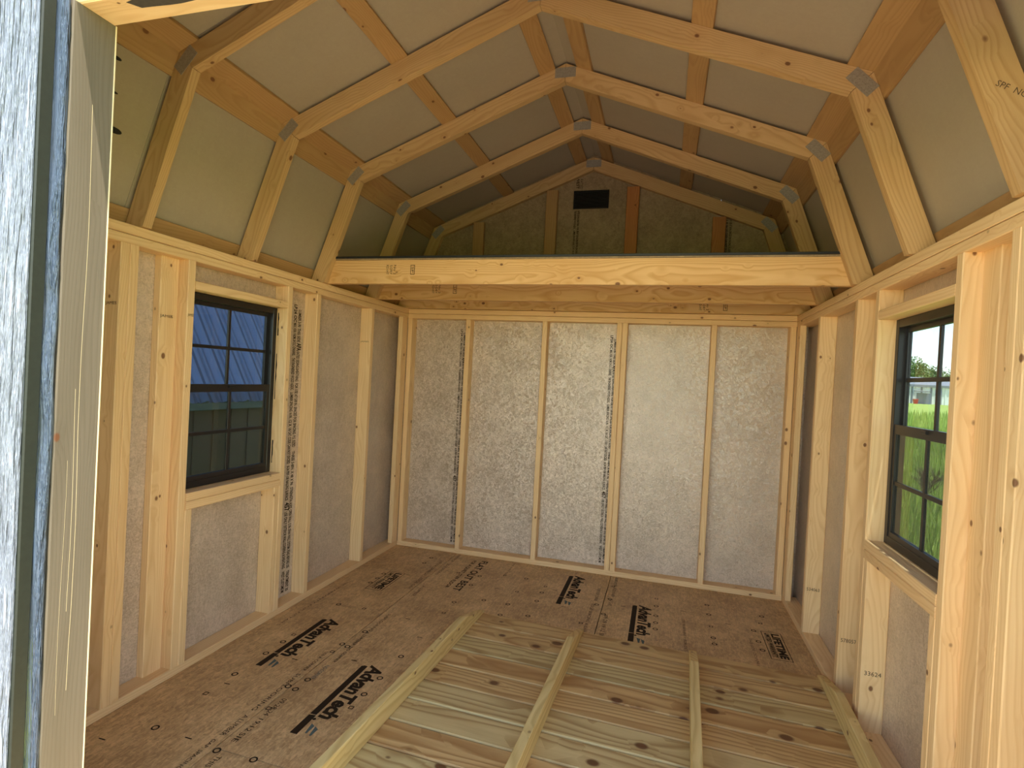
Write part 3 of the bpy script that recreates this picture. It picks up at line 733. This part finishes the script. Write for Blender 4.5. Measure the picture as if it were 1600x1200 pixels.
text('SPF  NO.2', (113.2, -94.2 - .02, 86.5), (.86, 0, -.5), (.5, 0, .86), 3.6, .6, M['inkf'], None).name = 'lettering'
lt = bpy.context.scene.collection.objects[-1]
tr0 = [o for o in C.objects if o.name == 'roof_truss'][0]
lt.parent = tr0; lt.location = lt.location - tr0.location

# ================================================================ OUTSIDE
def gz(x, y):
    if x > 200: return -10 + 40 * min(1, max(0, (x - 220) / 1000.)) ** .8
    return -10
vs_, fs = [], []
xs = [-900, -400, -60, -10, 0, 130, 220, 320, 450, 600, 800, 1000, 1300, 2000, 4000, 9000]; ys = [-2500, -900, -400, -160, 0, 60, 200, 400, 700, 1100, 1600, 2300, 3200, 4600, 7000, 12000]
for x in xs:
    for y in ys: vs_.append((x, y, gz(x, y)))
ny = len(ys)
for i in range(len(xs) - 1):
    for j in range(ny - 1): fs.append((i * ny + j, (i + 1) * ny + j, (i + 1) * ny + j + 1, i * ny + j + 1))
meshobj('ground', vs_, fs, M['grass'], None, smooth=True)['kind'] = 'structure'
vs_ = []
for i in range(28):
    a = 2 * math.pi * i / 28; r_ = 1 + .06 * math.sin(3 * a) + random.uniform(-.03, .03)
    vs_.append((60 + 230 * r_ * math.cos(a), -330 + 215 * r_ * math.sin(a)))
meshobj('gravel_yard', [(x, y, -9.8) for x, y in vs_] + [(x, y, -11) for x, y in vs_], [tuple(range(28))] + [(i, (i + 1) % 28, 28 + (i + 1) % 28, 28 + i) for i in range(28)], M['gravel'], None)['kind'] = 'structure'
# grass blades in the wedge seen through the right window
gr = random.Random(5); vs_, fs = [], []
for i in range(16000):
    t = gr.random() ** 1.6; d = 60 + 1500 * t
    ang = math.radians(gr.uniform(57, 78))
    x = 125 + d * math.cos(ang) * 1.0; y = -60 + d * math.sin(ang)
    z = gz(x, y); h = gr.uniform(5, 13) * (1 + t); wd = .35 * (1 + 5 * t); a = gr.uniform(0, 6.28)
    lx, ly = gr.uniform(-3, 3), gr.uniform(-3, 3)
    b0 = len(vs_); vs_ += [(x - wd * math.cos(a), y - wd * math.sin(a), z), (x + wd * math.cos(a), y + wd * math.sin(a), z), (x + lx, y + ly, z + h)]
    fs.append((b0, b0 + 1, b0 + 2))
me = bpy.data.meshes.new('grass'); me.from_pydata([V(v) * S for v in vs_], [], fs); me.materials.append(M['blade'])
go = bpy.data.objects.new('grass', me); C.objects.link(go)
tag(go, 'tall bright green grass growing outside the right window', 'grass', None, 'stuff')

# neighbouring barn outside the left window
nb_ = empty('neighbour_barn', (-62, 60, -10), None, 'neighbouring barn with a ribbed blue grey metal roof, seen through the left window', 'building')
ex, ez, kx_, kz_ = -60.0, 42.0, -86.0, 90.0
ya, yb = -140, 260
panel('barn_wall', [(-63, ya, -10), (-63, yb, -10), (-63, yb, 44), (-63, ya, 44)], (-1, 0, 0), 3, M['darkwall'], nb_)
panel('roof_slope', [(ex, ya, ez), (ex, yb, ez), (kx_, yb, kz_), (kx_, ya, kz_)], (-.88, 0, -.47), 1, M['roofmetal'], nb_)
panel('roof_slope', [(kx_, ya, kz_), (kx_, yb, kz_), (-140, yb, 112), (-140, ya, 112)], (0, 0, -1), 1, M['roofmetal'], nb_)
panel('roof_slope', [(-140, ya, 112), (-140, yb, 112), (-194, yb, kz_), (-194, ya, kz_)], (0, 0, -1), 1, M['roofmetal'], nb_)
panel('gable_wall', [(-63, ya + 2, -10), (-217, ya + 2, -10), (-217, ya + 2, 44), (-194, ya + 2, 89), (-140, ya + 2, 111), (-86, ya + 2, 89), (-63, ya + 2, 44)], (0, 1, 0), 2, M['darkwall'], nb_)
nrm = V((.88, 0, .476)).normalized()
def rib(y, wd, hh, a, b):
    a, b = V((a[0], y, a[1])), V((b[0], y, b[1])); n = (b - a).normalized().cross(V((0, 1, 0)));
    if n.z < 0: n = -n
    o = []
    for p in (a, b): o += [p + V((0, -wd, 0)), p + V((0, -wd * .4, 0)) + n * hh, p + V((0, wd * .4, 0)) + n * hh, p + V((0, wd, 0))]
    c = (a + b) / 2
    return meshobj('roof_rib', [q - c for q in o], [(0, 1, 5, 4), (1, 2, 6, 5), (2, 3, 7, 6), (0, 1, 2, 3), (4, 5, 6, 7)], M['roofmetal'], nb_, c)
y = -60
while y < 130:
    rib(y, 1.5, 1.6, (ex, ez), (kx_, kz_)); rib(y + 3, .6, .7, (ex, ez), (kx_, kz_)); rib(y + 6, .6, .7, (ex, ez), (kx_, kz_)); y += 9
board('eave_trim', (ex - .6, ya, ez - 1.2), (ex - .6, yb, ez - 1.2), 2.4, .8, (0, 0, 1), M['roofmetal'], nb_)
y = -40
while y < 150:
    board('wall_batten', (-62.8, y, -9), (-62.8, y, 42), .9, .5, (0, 1, 0), M['darkwall'], nb_); y += 8

# distant long white metal building, tree line behind it
def ray(px, py):
    d = V(((px - 800) / 854.88, 1, (600 - py) / 854.88)); return V([sum(R0[i][k] * d[k] for k in range(3)) for i in range(3)])
CP = V((83.653, -159.556, 55.276))
def at(px, py, dist): r = ray(px, py); return CP + r * dist
wa = at(1300, 631, 3900); wz = at(1640, 633, 3600)
dirw = V((wz.x - wa.x, wz.y - wa.y, 0)).normalized(); back = V((-dirw.y, dirw.x, 0))
zb, zt_ = 20, 158
wh = empty('white_warehouse', (wa.x, wa.y, zb), None, 'long white corrugated metal building far beyond the grass, seen through the right window', 'building')
Lw = (wz - wa).length
panel('metal_wall', [(wa.x, wa.y, zb), (wz.x, wz.y, zb), (wz.x, wz.y, zt_ - 12), (wa.x, wa.y, zt_ - 12)], back, 600, M['whitemetal'], wh)
k = 0.
while k < Lw:
    p = V((wa.x, wa.y, 0)) + dirw * k - back * 2
    board('wall_rib', (p.x, p.y, zb), (p.x, p.y, zt_ - 12), 11, 4, dirw, M['greymetal'] if int(k / 29) % 2 else M['whitemetal'], wh, ch=1.2); k += 29
p0 = V((wa.x, wa.y, zt_ - 4)) - back * 10; p1 = V((wz.x, wz.y, zt_ - 4)) - back * 10
board('roof_edge', p0, p1, 16, 6, (0, 0, 1), M['greymetal'], wh)
panel('roof_slope', [tuple(p0), tuple(p1), tuple(p1 + back * 320 + V((0, 0, 70))), tuple(p0 + back * 320 + V((0, 0, 70)))], (0, 0, -1), 4, M['greymetal'], wh)
q0 = V((wa.x, wa.y, zb + 4)) - back * 4; board('wall_base', q0, q0 + dirw * Lw, 10, 4, (0, 0, 1), M['greymetal'], wh)
c = at(1444, 606, 3720); c = V((c.x, c.y, 0))
board('loading_door', (c.x, c.y, zb), (c.x, c.y, 104), 85, 8, dirw, M['blue'] if False else plain('slate_door', (.16, .19, .25), .6), wh, ch=1)
board('door_canopy', V((c.x, c.y, 116)) - dirw * 60 - back * 18, V((c.x, c.y, 116)) + dirw * 20 - back * 18, 40, 6, back, M['greymetal'], wh, ch=1)
c = at(1466, 614, 3650); bs = board('wall_sign', c - dirw * 16, c + dirw * 16, 38, 4, (0, 0, 1), M['blue'], None, ch=.5)
tag(bs, 'small blue square sign on the white metal building', 'sign')
c = at(1430.5, 626, 3550)
rb = empty('waste_bin', (c.x, c.y, 26), None, 'small red wheeled bin standing before the white metal building', 'bin')
meshobj('bin_body', [(sx * a, sy * a, z) for z, a in ((22, 8), (56, 12)) for sx, sy in ((-1, -1), (1, -1), (1, 1), (-1, 1))], [(0, 1, 2, 3), (4, 5, 6, 7), (0, 1, 5, 4), (1, 2, 6, 5), (2, 3, 7, 6), (3, 0, 4, 7)], M['red'], rb, (c.x, c.y, 2))
board('bin_lid', (c.x - 13, c.y, 59), (c.x + 13, c.y, 59), 26, 4, (0, 1, 0), M['red'], rb, ch=1)

def tree(px, base_y, dist, h, wd, label, mt, seed):
    r_ = random.Random(seed); b = at(px, base_y, dist); b.z = 20
    t = empty('tree', tuple(b), None, label, 'tree', 'trees behind the white metal building')
    # trunk: tapered, slightly bent, eight-sided
    vs_, fs = [], []
    for i in range(6):
        z = h * .6 * i / 5; rad = wd * .035 * (1 - i / 7); ox = wd * .02 * math.sin(i * 1.3 + seed)
        vs_ += [(ox + rad * math.cos(a * math.pi / 4), rad * math.sin(a * math.pi / 4), z) for a in range(8)]
    for i in range(5): fs += [(i * 8 + a, i * 8 + (a + 1) % 8, i * 8 + 8 + (a + 1) % 8, i * 8 + 8 + a) for a in range(8)]
    meshobj('trunk', vs_, fs, M['bark'], t, tuple(b))
    vs_, fs = [], []
    blobs = [(r_.uniform(-.35, .35) * wd, r_.uniform(-.3, .3) * wd, h * r_.uniform(.5, .85), wd * r_.uniform(.16, .3)) for _ in range(14)]
    for _ in range(2600):
        bx, by, bz, br = r_.choice(blobs); u = V((r_.gauss(0, 1), r_.gauss(0, 1), r_.gauss(0, 1))).normalized() * br * r_.uniform(.75, 1.05)
        p = V((bx, by, bz)) + u; s_ = h * .022
        a = V((r_.uniform(-1, 1), r_.uniform(-1, 1), r_.uniform(-1, 1))).normalized() * s_; c2 = V((r_.uniform(-1, 1), r_.uniform(-1, 1), r_.uniform(-1, 1))).normalized() * s_
        b0 = len(vs_); vs_ += [p - a, p + c2, p + a, p - c2]; fs.append((b0, b0 + 1, b0 + 2, b0 + 3))
    o = meshobj('foliage', vs_, fs, mt, t, tuple(b)); o['kind'] = 'stuff'
tree(1420, 600, 5600, 480, 380, 'tallest pale green tree behind the left end of the white metal building', M['leaf'], 1)
tree(1446, 600, 6600, 470, 390, 'rounded green tree behind the middle of the white metal building', M['leaf2'], 2)
tree(1476, 600, 4700, 270, 260, 'lower green tree behind the building at the right edge of the window', M['leaf'], 3)
tree(1390, 600, 7600, 620, 500, 'green tree behind the building, half hidden by the window frame', M['leaf2'], 4)

# leafless dark bush outside the lower right sash
bc = at(1445, 735, 330)
bush = empty('bare_bush', (bc.x, bc.y, gz(bc.x, bc.y)), None, 'dark twiggy bush in the grass just outside the right window', 'bush')
br_ = random.Random(9)
def twig(p, d, L, rad, depth, out):
    q_ = p + d * L; out.append((p, q_, rad))
    if depth:
        for _ in range(3):
            dd = (d + V((br_.uniform(-.8, .8), br_.uniform(-.8, .8), br_.uniform(-.3, .6)))).normalized()
            twig(p + d * L * br_.uniform(.5, 1), dd, L * .68, rad * .65, depth - 1, out)
segs = []
for _ in range(5): twig(V((bc.x, bc.y, gz(bc.x, bc.y))), V((br_.uniform(-.5, .5), br_.uniform(-.5, .5), 1)).normalized(), br_.uniform(11, 16), .45, 3, segs)
vs_, fs = [], []
for p, q_, rad in segs:
    F = frame(q_ - p, V((.3, 1, .2))); b0 = len(vs_)
    for c_, rr in ((p, rad), (q_, rad * .6)): vs_ += [c_ + F @ V((0, rr * math.cos(a), rr * math.sin(a))) for a in (0, 2.09, 4.19)]
    fs += [(b0 + i, b0 + (i + 1) % 3, b0 + 3 + (i + 1) % 3, b0 + 3 + i) for i in range(3)]
o = V((bc.x, bc.y, gz(bc.x, bc.y)))
meshobj('twigs', [v - o for v in vs_], fs, M['bark'], bush, tuple(o))['kind'] = 'stuff'
